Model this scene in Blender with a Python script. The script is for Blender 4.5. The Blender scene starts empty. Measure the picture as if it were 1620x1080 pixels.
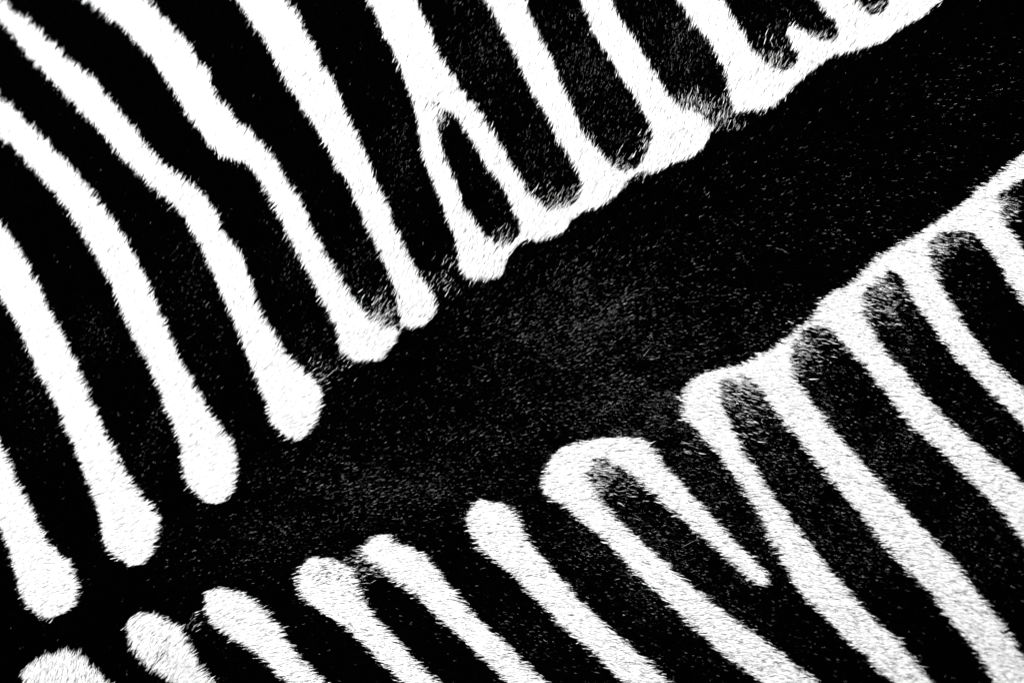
import bpy, math
import numpy as np

# ------------------------------------------------------------------ camera
SC = bpy.context.scene
S = 0.0005            # metres of hide per photograph pixel at the focal plane
D = 2.6               # camera height over the ridge of the back
FW, FH = 1620, 1080
cam_data = bpy.data.cameras.new("camera")
cam = bpy.data.objects.new("camera", cam_data)
SC.collection.objects.link(cam)
cam.location = (0, 0, D)
cam.rotation_euler = (0, 0, 0)            # straight down on the animal's back
cam_data.sensor_width = 36
cam_data.lens = 36 * D / (FW * S)
cam_data.clip_start = 0.1
cam_data.clip_end = 50
cam_data.dof.use_dof = True
cam_data.dof.focus_distance = D + 0.012
cam_data.dof.aperture_fstop = 3.3
SC.camera = cam

# ------------------------------------------------------------------ light
SUN_EL = math.radians(58)
SUN_AZ = math.radians(128)                # direction to the sun, ccw from +X (upper left of the frame)
SUN_STRENGTH = 5.0
world = bpy.data.worlds.new("World")
SC.world = world
world.use_nodes = True
wn = world.node_tree
bg = wn.nodes["Background"]
sky = wn.nodes.new("ShaderNodeTexSky")
sky.sky_type = 'NISHITA'
sky.sun_disc = False
sky.sun_elevation = SUN_EL
sky.sun_rotation = math.pi / 2 - SUN_AZ
bw = wn.nodes.new("ShaderNodeRGBToBW")    # the photograph is monochrome
wn.links.new(sky.outputs[0], bw.inputs[0])
wn.links.new(bw.outputs[0], bg.inputs["Color"])
bg.inputs["Strength"].default_value = 0.10
sd = bpy.data.lights.new("sun", 'SUN')
sd.energy = SUN_STRENGTH
sd.angle = math.radians(0.5)
sd.color = (1.0, 1.0, 1.0)
sun = bpy.data.objects.new("sun", sd)
SC.collection.objects.link(sun)
from mathutils import Vector
dv = Vector((math.cos(SUN_AZ) * math.cos(SUN_EL), math.sin(SUN_AZ) * math.cos(SUN_EL), math.sin(SUN_EL)))
sun.rotation_euler = dv.to_track_quat('Z', 'Y').to_euler()
sun.location = dv * 5
SC.view_settings.view_transform = 'Standard'
SC.view_settings.look = 'None'
SC.view_settings.gamma = 1
SC.view_settings.use_curve_mapping = False
SC.view_settings.exposure = 0.75
SC.cycles.max_bounces = 5
SC.cycles.diffuse_bounces = 3

rng = np.random.default_rng(11)

# ------------------------------------------------------------------ form of the back
AX = np.array([math.cos(math.radians(28)), math.sin(math.radians(28))])    # along the back
PX = np.array([-AX[1], AX[0]])                                             # across it


def height(X, Y):
    """height of the skin over the ground plane of the scene, a barrel-shaped back"""
    a = X * AX[0] + Y * AX[1]
    b = X * PX[0] + Y * PX[1] + 0.01
    z = -b * b / (2 * 0.62) - (a - 0.08) ** 2 / (2 * 2.4)
    z = z + 0.0030 * np.sin(9 * a + 2 * b) * np.cos(11 * b - 1) - 0.0022 * np.exp(-(b / 0.05) ** 2)
    return z


def to_world(u, v):
    """place a point of the coat pattern on the curved back"""
    gx = (u - FW / 2) * S
    gy = (FH / 2 - v) * S
    X, Y = gx.copy(), gy.copy()
    for _ in range(5):
        z = height(X, Y)
        X = gx * (D - z) / D
        Y = gy * (D - z) / D
    return X, Y, height(X, Y)


# ------------------------------------------------------------------ coat pattern (white areas, then the black ones cut into them)
WHITE = [
 # slanting stripes that end in round lobes, upper side
 [(-110,560),(-60,600),(-30,640),(0,698),(11,721),(28,758),(41,787),(59,821),(74,852),(89,871),(111,889),(120,913),(124,939),(118,960),(96,973),(76,979),(59,973),(44,958),(30,935),(22,902),(15,872),(0,835),(-40,745),(-110,650)],
 [(-220,140),(-80,265),(0,355),(19,376),(35,402),(52,430),(69,465),(85,502),(98,528),(111,552),(128,591),(141,624),(152,646),(167,684),(181,713),(196,739),(211,765),(226,786),(244,802),(254,821),(252,843),(246,861),(235,882),(224,893),(202,894),(189,884),(169,867),(162,854),(161,828),(152,795),(143,773),(131,741),(119,710),(104,680),(98,661),(85,635),(63,594),(44,554),(28,517),(11,487),(0,467),(-80,335),(-220,200)],
 [(-220,-30),(-80,78),(0,152),(30,180),(52,202),(74,222),(91,241),(111,261),(133,287),(148,304),(163,326),(181,346),(202,380),(222,424),(241,461),(256,498),(274,543),(296,587),(315,617),(330,650),(352,676),(370,702),(376,728),(376,754),(370,780),(357,793),(333,799),(322,791),(304,774),(291,758),(287,728),(283,699),(276,680),(263,650),(248,609),(230,569),(211,535),(193,494),(178,457),(159,420),(144,394),(130,370),(115,341),(98,322),(80,298),(59,274),(37,252),(19,231),(0,219),(-80,150),(-220,60)],
 [(-220,-170),(-70,-62),(4,0),(22,17),(41,30),(70,56),(91,74),(111,96),(141,120),(163,141),(181,163),(196,185),(215,207),(237,237),(259,259),(281,276),(315,296),(330,319),(346,348),(363,378),(385,409),(398,446),(411,487),(422,513),(441,539),(456,561),(478,583),(500,602),(509,624),(509,646),(500,669),(489,687),(474,699),(456,693),(437,680),(426,661),(419,635),(407,602),(398,580),(385,550),(370,509),(356,480),(344,450),(330,420),(317,390),(298,358),(285,337),(267,319),(237,293),(219,274),(200,256),(181,237),(163,215),(144,193),(111,159),(89,137),(70,117),(44,89),(26,63),(0,33),(-70,-35),(-220,-130)],
 [(-130,-140),(20,-62),(130,0),(152,11),(170,28),(196,46),(219,72),(241,94),(256,119),(274,144),(293,178),(311,202),(330,231),(348,247),(370,253),(389,261),(402,274),(415,293),(431,322),(446,354),(459,380),(474,409),(493,446),(511,480),(530,517),(536,543),(541,561),(559,570),(581,573),(607,567),(619,554),(624,541),(637,524),(626,517),(607,515),(589,506),(570,487),(552,461),(537,435),(519,406),(504,380),(491,353),(478,322),(459,293),(444,263),(422,237),(399,212),(374,187),(359,169),(341,148),(330,119),(311,89),(296,67),(274,43),(252,20),(233,0),(160,-70),(60,-160)],
 [(300,-140),(340,-60),(374,0),(389,22),(402,44),(415,59),(431,89),(448,122),(463,148),(481,178),(500,204),(519,237),(537,270),(556,304),(570,337),(583,368),(593,387),(607,417),(620,446),(626,472),(630,498),(634,519),(656,520),(674,515),(685,502),(693,487),(689,472),(674,448),(659,426),(643,400),(628,366),(613,326),(596,289),(585,256),(569,222),(556,189),(541,159),(526,128),(507,100),(496,70),(478,41),(467,19),(452,0),(415,-60),(370,-140)],
 # upper right side, one white field joined along the band
 [(530,-160),(553,-60),(578,0),(593,19),(604,52),(622,81),(635,111),(646,144),(656,174),(661,207),(667,241),(678,278),(693,311),(704,344),(717,372),(724,406),(728,430),(741,441),(767,443),(789,439),(799,424),(806,406),(820,388),(828,381),(856,382),(874,376),(893,367),(906,348),(926,335),(944,330),(963,320),(981,304),(996,285),(1013,273),(1031,276),(1052,265),(1074,256),(1096,250),(1115,233),(1128,207),(1136,196),(1157,180),(1181,176),(1200,176),(1215,174),(1230,165),(1248,148),(1259,135),(1278,119),(1300,102),(1319,89),(1344,85),(1374,76),(1404,63),(1422,48),(1448,35),(1474,17),(1493,0),(1560,-50),(1690,-160)],
 # lower side
 [(60,1240),(37,1080),(35,1065),(44,1050),(67,1036),(85,1032),(104,1027),(130,1036),(144,1050),(159,1061),(169,1078),(200,1130),(260,1240)],
 [(202,1010),(200,987),(207,974),(226,967),(248,971),(267,982),(285,989),(298,1006),(306,1032),(319,1058),(337,1076),(395,1130),(500,1240),(420,1240),(330,1140),(267,1076),(252,1065),(230,1050),(215,1036)],
 [(324,958),(322,943),(331,932),(348,928),(370,932),(393,941),(407,954),(422,967),(437,984),(452,1010),(467,1032),(489,1054),(515,1078),(590,1150),(680,1240),(600,1240),(530,1150),(456,1080),(437,1065),(422,1047),(398,1029),(378,1017),(356,1002),(333,984)],
 [(472,936),(470,910),(474,897),(493,880),(511,882),(537,886),(556,895),(563,917),(569,936),(585,965),(607,991),(630,1013),(652,1039),(674,1061),(696,1080),(780,1160),(860,1240),(790,1240),(710,1150),(637,1080),(619,1061),(600,1047),(578,1021),(559,1002),(537,984),(511,969),(489,954)],
 [(572,869),(581,852),(604,843),(622,854),(644,863),(670,876),(689,895),(704,917),(726,943),(748,969),(770,991),(793,1011),(822,1039),(841,1058),(863,1078),(950,1160),(1030,1240),(960,1240),(880,1150),(797,1072),(770,1047),(744,1024),(719,1000),(696,980),(674,958),(652,936),(622,917),(600,897),(578,886)],
 [(737,821),(743,802),(759,789),(785,793),(800,798),(811,806),(822,824),(830,847),(848,869),(867,891),(893,921),(915,947),(948,976),(974,1002),(1000,1024),(1030,1050),(1059,1078),(1140,1160),(1220,1240),(1140,1240),(1060,1150),(985,1078),(967,1061),(948,1039),(919,1013),(889,991),(863,961),(833,936),(815,911),(798,899),(781,884),(759,869),(744,847)],
 [(859,780),(857,758),(863,739),(874,719),(896,704),(926,697),(956,691),(993,691),(1022,697),(1037,713),(1052,736),(1074,761),(1100,787),(1122,813),(1148,839),(1174,869),(1196,887),(1212,905),(1217,919),(1209,927),(1200,925),(1178,910),(1156,889),(1130,865),(1104,843),(1078,821),(1052,799),(1022,769),(1004,754),(978,736),(956,726),(935,724),(930,754),(941,776),(956,802),(978,824),(1007,850),(1037,876),(1067,902),(1096,928),(1126,950),(1152,973),(1178,991),(1200,1006),(1220,1021),(1242,1039),(1264,1054),(1294,1078),(1400,1160),(1490,1240),(1400,1240),(1310,1160),(1210,1080),(1170,1054),(1141,1034),(1119,1010),(1096,991),(1074,969),(1044,943),(1019,917),(993,891),(967,865),(944,843),(919,823),(896,802),(874,791)],
 # lower right side, one white field joined along the band
 [(1078,630),(1085,609),(1100,596),(1122,585),(1148,581),(1174,576),(1198,561),(1220,552),(1242,535),(1268,517),(1287,498),(1298,476),(1316,461),(1342,452),(1357,435),(1376,417),(1401,398),(1430,382),(1459,367),(1489,344),(1522,322),(1544,300),(1570,281),(1596,261),(1620,240),(1720,160),(1840,70),(1840,1240),(1600,1240),(1480,1145),(1411,1078),(1387,1058),(1368,1036),(1339,1013),(1320,991),(1290,961),(1264,936),(1250,910),(1235,880),(1220,850),(1200,810),(1189,795),(1170,765),(1148,736),(1128,710),(1115,696),(1104,680),(1085,665),(1080,646)],
]
BLACK = [
 [(692,178),(703,174),(715,181),(733,204),(748,222),(761,252),(778,274),(793,296),(800,311),(811,333),(820,355),(822,370),(812,382),(798,388),(785,387),(767,374),(752,352),(733,322),(719,281),(704,252),(693,207)],
 [(610,-160),(640,-60),(656,0),(667,19),(678,44),(693,78),(704,107),(722,133),(741,156),(759,181),(778,207),(793,230),(800,242),(819,274),(837,304),(859,326),(878,331),(900,326),(915,313),(919,296),(915,274),(900,252),(885,226),(870,196),(856,170),(841,148),(826,115),(815,89),(800,63),(794,48),(781,22),(767,0),(730,-80),(700,-160)],
 [(750,-160),(795,-80),(830,0),(841,30),(856,63),(874,100),(889,133),(904,170),(919,204),(937,226),(956,248),(978,268),(998,272),(1014,254),(1024,237),(1033,219),(1026,193),(1011,167),(993,141),(974,111),(956,81),(937,52),(930,26),(917,0),(890,-80),(850,-160)],
 [(900,-160),(935,-80),(969,0),(981,30),(1000,59),(1022,93),(1041,126),(1059,152),(1081,170),(1104,181),(1128,197),(1134,203),(1157,180),(1157,170),(1152,148),(1148,119),(1137,93),(1122,67),(1104,44),(1085,22),(1070,0),(1020,-80),(985,-160)],
 [(1060,-160),(1100,-70),(1139,0),(1156,22),(1174,48),(1185,74),(1200,92),(1222,108),(1244,112),(1259,104),(1261,85),(1252,70),(1243,52),(1248,39),(1270,48),(1289,59),(1304,67),(1322,63),(1328,52),(1319,33),(1304,17),(1291,0),(1240,-80),(1200,-160)],
 [(1260,-160),(1310,-60),(1348,0),(1363,11),(1378,24),(1396,22),(1407,0),(1410,-40),(1380,-160)],
 [(1137,609),(1150,598),(1175,593),(1198,606),(1212,632),(1220,643),(1239,665),(1257,687),(1276,713),(1298,738),(1320,765),(1342,791),(1368,824),(1394,854),(1420,884),(1446,913),(1472,939),(1494,969),(1516,995),(1539,1021),(1557,1050),(1570,1076),(1620,1150),(1690,1240),(1620,1240),(1540,1150),(1472,1078),(1450,1050),(1427,1021),(1405,999),(1379,976),(1353,947),(1331,921),(1309,899),(1294,876),(1279,858),(1261,836),(1242,810),(1220,784),(1196,743),(1181,720),(1167,694),(1152,669),(1141,643)],
 [(1250,572),(1257,543),(1270,525),(1290,515),(1309,519),(1320,528),(1335,550),(1361,572),(1379,594),(1405,628),(1427,654),(1450,682),(1483,709),(1513,739),(1539,765),(1564,791),(1587,813),(1605,839),(1620,858),(1700,970),(1840,1140),(1840,1240),(1770,1240),(1680,1130),(1618,1036),(1601,1010),(1583,984),(1561,954),(1535,924),(1516,895),(1490,869),(1464,839),(1439,813),(1413,784),(1387,758),(1365,731),(1339,706),(1320,683),(1290,646),(1272,620),(1257,598)],
 [(1364,468),(1385,446),(1409,428),(1424,439),(1439,465),(1457,494),(1479,520),(1498,550),(1516,572),(1542,598),(1572,628),(1598,650),(1618,672),(1720,790),(1840,910),(1840,960),(1700,835),(1618,767),(1601,750),(1579,732),(1550,706),(1516,680),(1487,654),(1464,628),(1439,598),(1416,572),(1394,546),(1379,520),(1366,494)],
 [(1468,383),(1487,370),(1516,367),(1542,369),(1553,380),(1568,402),(1590,435),(1605,461),(1618,480),(1720,600),(1840,730),(1840,790),(1720,690),(1620,616),(1590,591),(1564,565),(1542,535),(1520,506),(1501,472),(1483,443),(1472,413)],
 [(1578,319),(1581,307),(1600,296),(1620,285),(1720,230),(1840,150),(1840,600),(1720,520),(1620,398),(1609,380),(1594,357),(1585,341)],
]
BAND = [(-220,1130),(-60,1060),(75,982),(130,940),(210,897),(260,850),(335,801),(385,740),(475,701),(520,610),(580,575),(640,524),(660,522),(730,440),(765,445),(860,383),(950,330),(1012,275),(1090,252),(1145,192),(1215,176),(1300,102),(1374,76),(1493,0),(1560,-50),(1700,-160),(1840,-260),(1840,70),(1720,160),(1593,263),(1457,369),(1342,452),(1287,498),(1174,576),(1085,609),(1022,697),(930,694),(870,712),(760,788),(600,842),(490,880),(345,928),(225,966),(100,1025),(40,1045),(0,1090),(-100,1240),(-220,1300)]
# tufts of the other colour mixed in: u, v, radius u, radius v, strength
MIX_WHITE = [(598,505,20,12,.75),(614,500,10,20,.5),(520,583,26,18,.13),(505,602,12,16,.18),(700,445,26,14,.14),(712,420,16,20,.12),
 (800,386,16,8,.8),(800,372,20,14,.22),(885,316,28,14,.25),(975,258,22,14,.22),(1090,165,40,18,.25),(1225,92,30,20,.28),(600,485,24,22,.2),(890,326,22,10,.75),(912,312,8,14,.5),(996,270,16,10,.75),(1024,232,9,16,.6),(1100,174,30,11,.65),(1140,188,22,13,.55),(1156,160,7,20,.5),
 (1215,106,22,10,.6),(1250,108,14,9,.5),(1290,58,22,8,.55),(1325,60,10,14,.5),(1385,18,16,12,.5),(698,186,8,14,.6),(930,215,12,14,.15),
 (1168,600,30,12,.85),(1190,612,18,16,.45),(1155,625,22,20,.45),(1180,650,30,26,.22),(1266,540,18,18,.65),(1280,560,26,24,.3),(1300,525,14,10,.4),(1255,580,10,24,.4),
 (1388,458,26,20,.55),(1374,490,12,26,.4),(1405,480,22,26,.2),(1484,384,18,18,.6),(1515,376,30,9,.45),(1476,415,9,24,.4),(1590,325,14,20,.6),
 (935,735,18,18,.9),(955,742,24,18,.55),(945,765,18,18,.45),(985,765,26,22,.18),(566,882,14,12,.6),(580,900,22,10,.3),(568,912,10,16,.4),(1095,700,14,10,.25),(312,985,14,10,.15)]
MIX_BLACK = [(520,903,26,14,.30),(545,890,14,10,.3),(252,1036,7,5,.75),(260,1016,5,8,.35),(480,130,24,30,.05),(688,165,8,14,.3),(1110,640,20,20,.05),(1300,50,60,20,.04)]
# sheen glints of the black coat, coloured in as pale hairs: u, v, radius, radius, strength
GLINTS = [(780,700,300,110,.10),(1060,560,200,120,.14),(400,860,160,50,.08),(1320,700,220,200,.09),(1050,900,220,160,.09),(880,160,160,130,.03),(930,510,150,90,.34),(1010,640,160,70,.34),(880,620,120,60,.18),(620,770,170,60,.26),(450,840,90,40,.16),(760,700,120,60,.14),(1180,520,120,70,.12),
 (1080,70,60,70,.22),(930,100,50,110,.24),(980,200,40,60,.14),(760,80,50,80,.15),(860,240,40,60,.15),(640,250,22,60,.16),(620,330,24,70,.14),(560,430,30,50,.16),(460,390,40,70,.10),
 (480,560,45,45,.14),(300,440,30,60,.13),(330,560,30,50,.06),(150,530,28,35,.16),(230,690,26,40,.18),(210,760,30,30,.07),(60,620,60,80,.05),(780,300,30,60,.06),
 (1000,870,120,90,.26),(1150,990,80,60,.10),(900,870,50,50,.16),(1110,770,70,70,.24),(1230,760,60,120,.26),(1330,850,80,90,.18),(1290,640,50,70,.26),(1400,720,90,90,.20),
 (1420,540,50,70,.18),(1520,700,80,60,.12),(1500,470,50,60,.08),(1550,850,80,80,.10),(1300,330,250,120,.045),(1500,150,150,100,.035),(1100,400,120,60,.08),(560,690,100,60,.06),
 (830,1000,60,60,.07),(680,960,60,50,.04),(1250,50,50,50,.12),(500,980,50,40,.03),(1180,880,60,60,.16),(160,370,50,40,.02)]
# which way the hair tips point (degrees, counter-clockwise from the right of the frame)
FLOW = [(-100,100,62),(100,100,62),(150,400,58),(60,560,48),(230,540,50),(240,700,36),(90,760,30),(340,740,27),(100,930,12),(200,850,18),(470,650,36),(420,480,60),(360,560,52),
 (300,250,64),(550,520,56),(650,460,60),(700,200,66),(640,260,70),(450,100,66),(560,100,70),(1000,50,82),(900,250,74),(950,320,58),(1080,150,80),(1060,230,66),(1250,150,66),(1180,60,80),
 (1400,40,58),(1550,-60,45),(870,360,58),(770,410,60),(600,560,45),(930,500,24),(1100,420,20),(700,650,22),(800,560,26),(1000,600,8),(1100,540,6),(1300,250,16),(1500,150,18),(1300,380,4),(1600,150,8),
 (500,800,22),(620,770,18),(350,870,20),(240,910,16),(600,860,10),(500,905,2),(400,960,18),(100,1050,68),(190,1010,60),(260,1010,48),(330,960,30),(780,820,0),(870,740,2),(1100,620,-8),(1140,660,-12),
 (1400,600,-12),(1400,450,-14),(1500,350,-12),(1600,300,-10),(1550,950,-14),(1650,700,-14),(750,960,-10),(600,980,-8),(450,1050,0),(900,870,-6),(1000,930,-8),(1250,900,-11),(1250,560,-12),(1300,750,-11),(800,1100,-10),(1200,1100,-12),(1600,500,-14)]
WHITE_LINES = [
 ("", [(-110,600),(0,760),(50,870),(80,930)]), ("", [(-220,170),(-40,340),(0,410),(70,540),(140,700),(205,840)]),
 ("", [(-220,20),(0,186),(120,290),(200,430),(270,600),(335,750)]), ("", [(-220,-150),(0,15),(120,125),(250,270),(330,360),(390,500),(460,640)]),
 ("", [(-30,-110),(180,0),(300,130),(380,235),(430,280),(520,460),(580,540)]), ("", [(330,-140),(415,0),(500,150),(600,370),(660,485)]),
 ("white stripe that forks round a narrow black lens", [(580,-160),(616,0),(650,90),(680,160),(700,270),(740,370),(765,420)], [(690,140),(770,240),(820,330),(860,355)]),
 ("", [(740,-160),(798,0),(860,130),(930,260),(955,300)]), ("", [(870,-160),(943,0),(1010,110),(1060,200),(1080,225)]), ("", [(1020,-160),(1105,0),(1165,90),(1190,150)]),
 ("short hooked white stub beside the black band", [(1250,45),(1275,80),(1268,100)]), ("", [(1230,-160),(1320,0),(1350,50),(1340,70)]), ("", [(1540,-160),(1450,0),(1400,40)]),
 ("", [(150,1240),(100,1050)]), ("", [(460,1240),(300,1070),(230,990)]), ("", [(640,1240),(480,1070),(350,950)]), ("", [(820,1240),(660,1070),(560,960),(510,910)]),
 ("", [(1000,1240),(830,1070),(690,930),(600,865)]), ("", [(1180,1240),(1020,1070),(850,905),(780,830)]),
 ("white stripe bent like a hairpin with one short pointed leg", [(1440,1240),(1240,1065),(1000,870),(880,760),(900,725),(1000,715),(1110,820),(1210,920)]),
 ("", [(1540,1240),(1440,1070),(1290,920),(1160,710),(1110,630),(1150,590)]), ("", [(1730,1240),(1600,1060),(1400,810),(1240,600),(1230,565)]),
 ("", [(1840,1050),(1610,810),(1400,580),(1330,490)]), ("", [(1840,850),(1620,640),(1520,540),(1440,410)]), ("", [(1840,660),(1600,400),(1560,330),(1620,262),(1840,110)]),
]
BLACK_LINES = [
 [(-200,700),(-40,880),(10,1000)], [(-200,350),(-60,500),(0,570),(90,760),(140,900)], [(-200,120),(0,300),(100,430),(200,640),(270,800)], [(-200,-70),(0,90),(130,240),(230,380),(330,600),(400,720)],
 [(-100,-100),(60,0),(250,180),(370,310),(470,500),(520,590)], [(200,-120),(300,0),(390,120),(480,260),(580,470)], [(460,-150),(520,0),(610,170),(680,380),(700,440)],
 [(700,190),(780,340),(800,380)], [(660,-150),(720,0),(800,150),(880,290)], [(810,-150),(870,0),(960,150),(1000,240)], [(950,-150),(1020,0),(1090,100),(1130,170)],
 [(1150,-150),(1210,0),(1215,80)], [(1330,-150),(1380,10)], [(20,1240),(10,1090)], [(150,1010),(230,1080),(350,1240)], [(310,980),(380,1050),(560,1240)], [(440,930),(560,1050),(750,1240)],
 [(580,910),(720,1050),(920,1240)], [(720,870),(900,1050),(1080,1240)], [(850,840),(1090,1060),(1300,1240)], [(950,745),(1080,870),(1200,965),(1340,1060),(1540,1240)], [(1070,700),(1150,800),(1215,890)],
 [(1160,620),(1260,760),(1400,930),(1500,1070),(1650,1240)], [(1280,540),(1400,720),(1600,940),(1840,1200)], [(1400,460),(1500,640),(1620,740),(1840,940)], [(1510,390),(1600,540),(1840,760)], [(1610,340),(1840,400)],
]

# raster of the pattern at one sample per photograph pixel
U0, V0, U1, V1 = -200, -200, 1820, 1280
NU, NV = U1 - U0, V1 - V0


def fill(poly, grid, val):
    p = np.array(poly, float)
    for row in range(max(0, int(p[:, 1].min()) - V0), min(NV, int(p[:, 1].max()) - V0 + 2)):
        y = row + V0 + 0.5
        q = np.roll(p, -1, axis=0)
        m = (p[:, 1] <= y) != (q[:, 1] <= y)
        if not m.any():
            continue
        xs = np.sort(p[m, 0] + (y - p[m, 1]) * (q[m, 0] - p[m, 0]) / (q[m, 1] - p[m, 1]))
        for i in range(0, len(xs) - 1, 2):
            a = int(np.clip(round(xs[i]) - U0, 0, NU)); b = int(np.clip(round(xs[i + 1]) - U0, 0, NU))
            grid[row, a:b] = val


def blur(g, sig):
    r = int(3 * sig) + 1
    k = np.exp(-np.arange(-r, r + 1) ** 2 / (2 * sig * sig)); k /= k.sum()
    for ax in (0, 1):
        pad = [(0, 0), (0, 0)]; pad[ax] = (r, r)
        e = np.pad(g, pad, mode='edge')
        o = np.zeros_like(g)
        for i, w in enumerate(k):
            o += w * (e[i:i + g.shape[0], :] if ax == 0 else e[:, i:i + g.shape[1]])
        g = o
    return g


pat = np.zeros((NV, NU), np.float32)
for p in WHITE:
    fill(p, pat, 1)
for p in BLACK:
    fill(p, pat, 0)
hard = pat.copy()
pat = blur(pat, 2.2)
pat = np.clip((pat - 0.5) * 2.0 + 0.16, 0, 1)           # rounds the traced corners, keeps the edge


def splat(items, shape_power=1.0):
    g = np.zeros((NV, NU), np.float32)
    for u, v, ru, rv, s in items:
        a, b = max(0, int(u - 3 * ru) - U0), min(NU, int(u + 3 * ru) - U0)
        c, d = max(0, int(v - 3 * rv) - V0), min(NV, int(v + 3 * rv) - V0)
        xx = (np.arange(a, b) + U0 - u) / ru
        yy = (np.arange(c, d) + V0 - v) / rv
        e = s * np.exp(-(yy[:, None] ** 2 + xx[None, :] ** 2))
        g[c:d, a:b] = np.maximum(g[c:d, a:b], e)
    return g


plain = pat.copy()
pat = np.maximum(pat, splat(MIX_WHITE)) - splat(MIX_BLACK) * (pat > 0.6)
glint_map = splat(GLINTS)
band = np.zeros((NV, NU), np.float32)
fill(BAND, band, 1)


# part numbers on a coarser raster (4 px)
CS = 4
cu = np.arange(U0, U1, CS) + CS / 2
cv = np.arange(V0, V1, CS) + CS / 2
CU, CV = np.meshgrid(cu, cv)


def line_dist(line):
    best = np.full(CU.shape, 1e9)
    for (x0, y0), (x1, y1) in zip(line[:-1], line[1:]):
        dx, dy = x1 - x0, y1 - y0
        t = np.clip(((CU - x0) * dx + (CV - y0) * dy) / (dx * dx + dy * dy), 0, 1)
        best = np.minimum(best, (CU - x0 - t * dx) ** 2 + (CV - y0 - t * dy) ** 2)
    return best


wd = np.stack([np.min([line_dist(l) for l in e[1:]], axis=0) for e in WHITE_LINES])
wid = wd.argmin(0)
kd = np.stack([line_dist(l) for l in BLACK_LINES])
kid = kd.argmin(0)
fd = np.stack([(CU - x) ** 2 + (CV - y) ** 2 for x, y, _ in FLOW])
fw = 1.0 / (fd + 900.0) ** 1.7
fa = np.radians([a for _, _, a in FLOW])
flow_ang = np.arctan2((fw * np.sin(fa)[:, None, None]).sum(0), (fw * np.cos(fa)[:, None, None]).sum(0))


def pick(grid, u, v, cell=1):
    i = np.clip(((v - V0) / cell).astype(np.int32), 0, grid.shape[0] - 1)
    j = np.clip(((u - U0) / cell).astype(np.int32), 0, grid.shape[1] - 1)
    return grid[i, j]


def noise(u, v, scale, seed):
    """smooth value noise in -1..1"""
    r = np.random.default_rng(seed)
    tab = r.uniform(-1, 1, (257, 257)).astype(np.float32)
    x = (u + 1000) / scale; y = (v + 1000) / scale
    xi = np.floor(x).astype(np.int32); yi = np.floor(y).astype(np.int32)
    fx = x - xi; fy = y - yi
    fx = fx * fx * (3 - 2 * fx); fy = fy * fy * (3 - 2 * fy)
    xi %= 256; yi %= 256
    return (tab[yi, xi] * (1 - fx) + tab[yi, xi + 1] * fx) * (1 - fy) + (tab[yi + 1, xi] * (1 - fx) + tab[yi + 1, xi + 1] * fx) * fy


# ------------------------------------------------------------------ materials
def coat_material():
    m = bpy.data.materials.new("zebra_coat_hair")
    m.use_nodes = True
    nt = m.node_tree
    out = nt.nodes["Material Output"]
    pb = nt.nodes["Principled BSDF"]
    at = nt.nodes.new("ShaderNodeAttribute"); at.attribute_name = "pigment"
    ge = nt.nodes.new("ShaderNodeTexCoord")
    no = nt.nodes.new("ShaderNodeTexNoise"); no.inputs["Scale"].default_value = 900
    mr = nt.nodes.new("ShaderNodeMapRange")
    mr.inputs["To Min"].default_value = 0.82; mr.inputs["To Max"].default_value = 1.12
    mu = nt.nodes.new("ShaderNodeMath"); mu.operation = 'MULTIPLY'
    nt.links.new(ge.outputs["Object"], no.inputs["Vector"])
    nt.links.new(no.outputs["Fac"], mr.inputs["Value"])
    nt.links.new(at.outputs["Fac"], mu.inputs[0]); nt.links.new(mr.outputs[0], mu.inputs[1])
    nt.links.new(mu.outputs[0], pb.inputs["Base Color"])
    pb.inputs["Roughness"].default_value = 0.42
    pb.inputs["Specular IOR Level"].default_value = 0.0
    tr = nt.nodes.new("ShaderNodeBsdfTranslucent")
    nt.links.new(mu.outputs[0], tr.inputs["Color"])
    mx = nt.nodes.new("ShaderNodeMixShader"); mx.inputs[0].default_value = 0.30
    nt.links.new(pb.outputs[0], mx.inputs[1]); nt.links.new(tr.outputs[0], mx.inputs[2])
    nt.links.new(mx.outputs[0], out.inputs["Surface"])
    return m


def skin_material():
    m = bpy.data.materials.new("zebra_skin")
    m.use_nodes = True
    nt = m.node_tree
    pb = nt.nodes["Principled BSDF"]
    at = nt.nodes.new("ShaderNodeAttribute"); at.attribute_name = "pigment"
    no = nt.nodes.new("ShaderNodeTexNoise"); no.inputs["Scale"].default_value = 400
    tc = nt.nodes.new("ShaderNodeTexCoord")
    bp = nt.nodes.new("ShaderNodeBump"); bp.inputs["Strength"].default_value = 0.3; bp.inputs["Distance"].default_value = 0.001
    nt.links.new(tc.outputs["Object"], no.inputs["Vector"])
    nt.links.new(no.outputs["Fac"], bp.inputs["Height"])
    nt.links.new(bp.outputs[0], pb.inputs["Normal"])
    nt.links.new(at.outputs["Fac"], pb.inputs["Base Color"])
    pb.inputs["Roughness"].default_value = 0.9
    pb.inputs["Specular IOR Level"].default_value = 0.0
    return m


COAT = coat_material()
SKIN = skin_material()

# ------------------------------------------------------------------ the animal
zebra = bpy.data.objects.new("zebra", None)
zebra.location = (0, 0, -0.3)
zebra.empty_display_size = 0.1
SC.collection.objects.link(zebra)
zebra["label"] = "back of a zebra in close-up, short black and white striped coat filling the frame"
zebra["category"] = "zebra"


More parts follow.
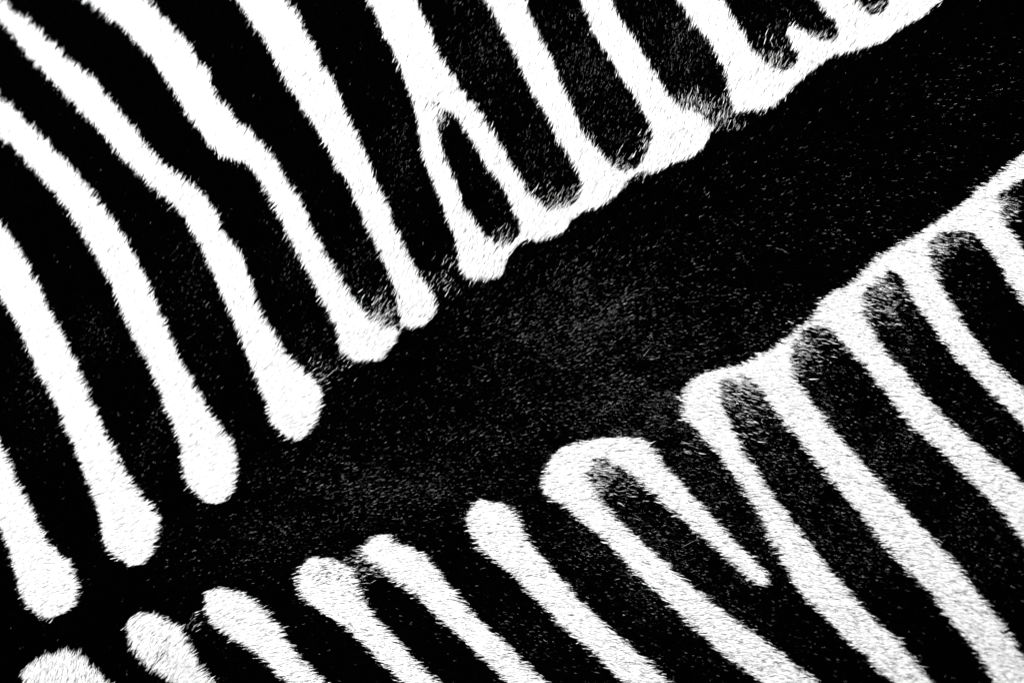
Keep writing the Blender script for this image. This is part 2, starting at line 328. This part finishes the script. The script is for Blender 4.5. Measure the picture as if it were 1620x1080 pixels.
def make_mesh(name, co, loops, starts, totals, pigment, mat, label=None, smooth=False):
    me = bpy.data.meshes.new(name)
    me.vertices.add(len(co))
    me.vertices.foreach_set("co", np.ascontiguousarray(co, np.float32).ravel())
    me.loops.add(len(loops))
    me.loops.foreach_set("vertex_index", loops.astype(np.int32))
    me.polygons.add(len(starts))
    me.polygons.foreach_set("loop_start", starts.astype(np.int32))
    at = me.attributes.new("pigment", 'FLOAT', 'POINT')
    at.data.foreach_set("value", pigment.astype(np.float32))
    me.update(calc_edges=True)
    me.polygons.foreach_set("use_smooth", np.full(len(starts), smooth))
    me.materials.append(mat)
    o = bpy.data.objects.new(name, me)
    SC.collection.objects.link(o)
    o.parent = zebra
    o.matrix_parent_inverse.identity()
    o.location = (0, 0, 0.3)
    if label:
        o["label"] = label
    return o


# body: the curved skin under the hair, one closed slab
st = 5
gu = np.arange(-330, 1951, st).astype(float); gv = np.arange(-330, 1411, st).astype(float)
GU, GV = np.meshgrid(gu, gv)
X, Y, Z = to_world(GU.ravel(), GV.ravel())
n0, n1 = len(gv), len(gu)
wp = pick(blur(hard, 1.5), GU.ravel(), GV.ravel())
inside = (GU.ravel() > U0) & (GU.ravel() < U1) & (GV.ravel() > V0) & (GV.ravel() < V1)
pig = np.where(inside, 0.001 + 0.25 * wp ** 2, 0.001)
top = np.stack([X, Y, Z - 0.0002], 1)
bot = np.stack([X, Y, Z * 0.8 - 0.09], 1)
idx = np.arange(n0 * n1).reshape(n0, n1)
q = np.stack([idx[1:, :-1], idx[1:, 1:], idx[:-1, 1:], idx[:-1, :-1]], -1).reshape(-1, 4)
ring = np.concatenate([idx[0, :-1], idx[:-1, -1], idx[-1, :0:-1], idx[:0:-1, 0]])
nx = np.roll(ring, -1)
N = n0 * n1
bsel = np.concatenate([ring])
# coarse underside: rim wall only plus one closing polygon
co = np.concatenate([top, bot[ring]])
rb = N + np.arange(len(ring))
wall = np.stack([ring, nx, np.roll(rb, -1), rb], -1)
loops = np.concatenate([q.ravel(), wall.ravel(), rb])
starts = np.concatenate([np.arange(len(q) + len(wall)) * 4, [(len(q) + len(wall)) * 4]])
make_mesh("body", co, loops, starts, None, np.concatenate([pig, np.full(len(ring), 0.001)]), SKIN, smooth=True)

# ------------------------------------------------------------------ hair
MARG = 150
AREA = (FW + 2 * MARG) * (FH + 2 * MARG)
NH = 960000
u = rng.uniform(-MARG, FW + MARG, NH)
v = rng.uniform(-MARG, FH + MARG, NH)
L = rng.normal(17, 3.0, NH).clip(8, 28)                   # hair length in pattern units (about 10 mm)
ang = pick(flow_ang, u, v, CS)
# combing: broad waves, small locks, single-hair scatter
ang = ang + 0.16 * noise(u, v, 60, 1) + 0.20 * noise(u, v, 14, 2) + rng.normal(0, 0.11, NH)
ca, sa = np.cos(ang), np.sin(ang)
# locks: tips of neighbours drawn together
al = u * np.cos(0.6) - v * np.sin(0.6); ac = u * np.sin(0.6) + v * np.cos(0.6)
wu = u + 5 * noise(u, v, 11, 5); wv = v + 5 * noise(u, v, 11, 6)
LC = 6.2
ci = np.floor(wu / LC); cj = np.floor(wv / LC)
h1 = np.abs(np.sin(ci * 127.1 + cj * 311.7) * 43758.5453) % 1
h2 = np.abs(np.sin(ci * 269.5 + cj * 183.3) * 24634.6345) % 1
h3 = np.abs(np.sin(ci * 69.1 + cj * 97.3) * 13758.11) % 1
pull = 0.20 + 0.35 * h3
du = ((ci + h1) * LC - u).clip(-9, 9) * pull
dvv = ((cj + h2) * LC - v).clip(-9, 9) * pull
tu = u + L * ca + du
tv = v - L * sa + dvv
# colour comes from where the visible end of the hair lies
k = 0.62
fine = np.clip((v + 0.45 * u - 850) / 350, 0, 1)            # flank at the lower right: separate hairs, upper: locks
coh = 0.62 - 0.32 * fine                                    # how far a whole lock shares one colour
enter = pick(pat, u + (k * L + 7) * ca, v - (k * L + 7) * sa) - pick(pat, u + (k * L - 7) * ca, v - (k * L - 7) * sa)
calm = np.where(enter > 0.1, 0.40, 1.0)                     # the edge where white hair starts is cleaner than where it ends
jit = 3.0 * (h3 - 0.5) * 2 * (1 - 0.5 * fine) * calm
coh = coh * np.where(enter > 0.1, 0.55, 1.0)
sd_ = 0.5 + 1.3 * fine
tw = u + k * L * ca; tv0 = v - k * L * sa
coh = np.where((pick(pat, tw, tv0) - pick(plain, tw, tv0)) > 0.05, 0.1, coh)     # mixed zones: hair by hair
sh = rng.normal(0, 1, NH) * (0.8 + 2.2 * fine)
su = u + (k * L + jit + sh) * ca + coh * ((ci + h1) * LC - u) + rng.normal(0, 1, NH) * sd_
sv = v - (k * L + jit + sh) * sa + coh * ((cj + h2) * LC - v) + rng.normal(0, 1, NH) * sd_
pw = pick(pat, su, sv)
is_white = rng.uniform(0, 1, NH) < np.where(pw > 0.995, 1.0, pw)
glint_p = pick(glint_map, su, sv)
low = np.clip((v + 0.35 * u - 900) / 700, 0, 1)            # lower right: coarser, more dark hairs among the white
dark_in = rng.uniform(0, 1, NH) < 0.012 + 0.05 * np.clip((u + v - 500) / 700, 0, 1) + 0.10 * low
r = rng.uniform(0, 1, NH)
pig = np.where(is_white, rng.uniform(0.70, 0.88, NH), 0.0002 + 0.0005 * r)
pig = np.where(is_white & dark_in, 0.003 + 0.35 * rng.uniform(0, 1, NH) ** 2.2, pig)
pale_glint = (~is_white) & (rng.uniform(0, 1, NH) < 0.0035 * np.clip((u + 0.5 * v) / 700, 0.2, 1) * (1 + noise(u, v, 30, 21)) + glint_p * 1.5 * (0.8 + 0.55 * noise(u, v, 22, 22) + 0.3 * noise(u, v, 7, 23)).clip(0.1, 2))  # black-coat hairs that carry a painted glint
mixed = is_white & (pick(plain, su, sv) < 0.35) & (pick(pat, su, sv) > pick(plain, su, sv) + 0.04)
pig_glints = np.where(pale_glint, 0.012 + 0.80 * rng.uniform(0, 1, NH) ** 2.2, pig)  # glint brightness put into the hair colour
part_w = pick(wid, su, sv, CS)
part_k = np.where(pick(band, su, sv) > 0.5, len(BLACK_LINES), pick(kid, su, sv, CS))
W = rng.uniform(0.85, 1.5, NH)                              # blade width
W = np.where(pale_glint, W * 0.15, np.where(is_white & dark_in, W * (0.42 + 0.15 * low), np.where(mixed, W * 0.45, W)))
L2 = np.where(pale_glint, rng.uniform(0.14, 0.42, NH), np.where(is_white & dark_in, rng.uniform(0.2, 0.6, NH), np.where(mixed, rng.uniform(0.4, 0.8, NH), 1.0)))
lift = rng.uniform(0.0012, 0.0034, NH) * np.where(is_white, 1.12, 1.0) * np.where(pale_glint | (is_white & dark_in), 1.25, 1.0)
roll = rng.normal(0, 1, NH) * (0.25 + 0.17 * np.clip((u - 250) / 500, 0, 1))
lone = pale_glint | mixed | (is_white & dark_in)                  # single hairs lie along the flow, not in the locks
la = pick(flow_ang, u, v, CS) + rng.normal(0, 0.16, NH) + 0.10 * noise(u, v, 40, 31)
tu = np.where(lone, u + L * np.cos(la), tu)
tv = np.where(lone, v - L * np.sin(la), tv)
stray = pale_glint & (rng.uniform(0, 1, NH) < 0.0004)              # a few long loose hairs across the coat
sa2 = la + rng.normal(0, 0.6, NH)
tu = np.where(stray, u + 1.5 * L * np.cos(sa2), tu)
tv = np.where(stray, v - 1.5 * L * np.sin(sa2), tv)
L2 = np.where(stray, 0.99, L2)
lift = np.where(stray, 0.0052, lift)


def hair_arrays(m):
    a, b = u[m], v[m]
    eu, ev = tu[m], tv[m]
    l2 = L2[m]
    # a hair coloured as a glint shows only its end: start it further along
    a = eu + (a - eu) * l2; b = ev + (b - ev) * l2
    bend = rng.normal(0, 1.0, len(a))
    dx, dy = eu - a, ev - b
    ln = np.hypot(dx, dy) + 1e-6
    px, py = -dy / ln, dx / ln
    mu_, mv_ = a + 0.52 * dx + px * bend, b + 0.52 * dy + py * bend
    w = W[m] * 0.5
    li = lift[m]
    X0, Y0, Z0 = to_world(a, b)
    X1, Y1, Z1 = to_world(mu_, mv_)
    X2, Y2, Z2 = to_world(eu, ev)
    qx, qy = px * S, -py * S
    c, s_ = np.cos(roll[m]), np.sin(roll[m])
    wx, wy, wz = qx * w * c, qy * w * c, S * w * s_
    base = np.where(l2 < 1, 0.5, 0.05)
    z0 = Z0 + li * base; z1 = Z1 + li * 0.72; z2 = Z2 + li
    n = len(a)
    P = np.empty((n, 5, 3), np.float32)
    P[:, 0] = np.stack([X0 - wx * .8, Y0 - wy * .8, z0 - wz * .8], 1)
    P[:, 1] = np.stack([X0 + wx * .8, Y0 + wy * .8, z0 + wz * .8], 1)
    P[:, 2] = np.stack([X1 + wx, Y1 + wy, z1 + wz], 1)
    P[:, 3] = np.stack([X1 - wx, Y1 - wy, z1 - wz], 1)
    P[:, 4] = np.stack([X2, Y2, z2], 1)
    i = np.arange(n)[:, None] * 5
    loops = (i + np.array([[0, 1, 2, 3, 3, 2, 4]])).ravel()
    starts = (np.arange(n)[:, None] * 7 + np.array([[0, 4]])).ravel()
    return P.reshape(-1, 3), loops, starts


def hair_part(name, m, label=None):
    if m.sum() < 50:
        return
    co, loops, starts = hair_arrays(m)
    pg = np.repeat(pig_glints[m], 5)
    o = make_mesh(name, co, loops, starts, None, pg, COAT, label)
    return o


for i, e in enumerate(WHITE_LINES):
    hair_part("white_stripe", is_white & (part_w == i), e[0] or None)
for i in range(len(BLACK_LINES)):
    hair_part("black_stripe", (~is_white) & (part_k == i))
hair_part("black_band", (~is_white) & (part_k == len(BLACK_LINES)), "broad plain black band running along the back between the two sets of stripes")
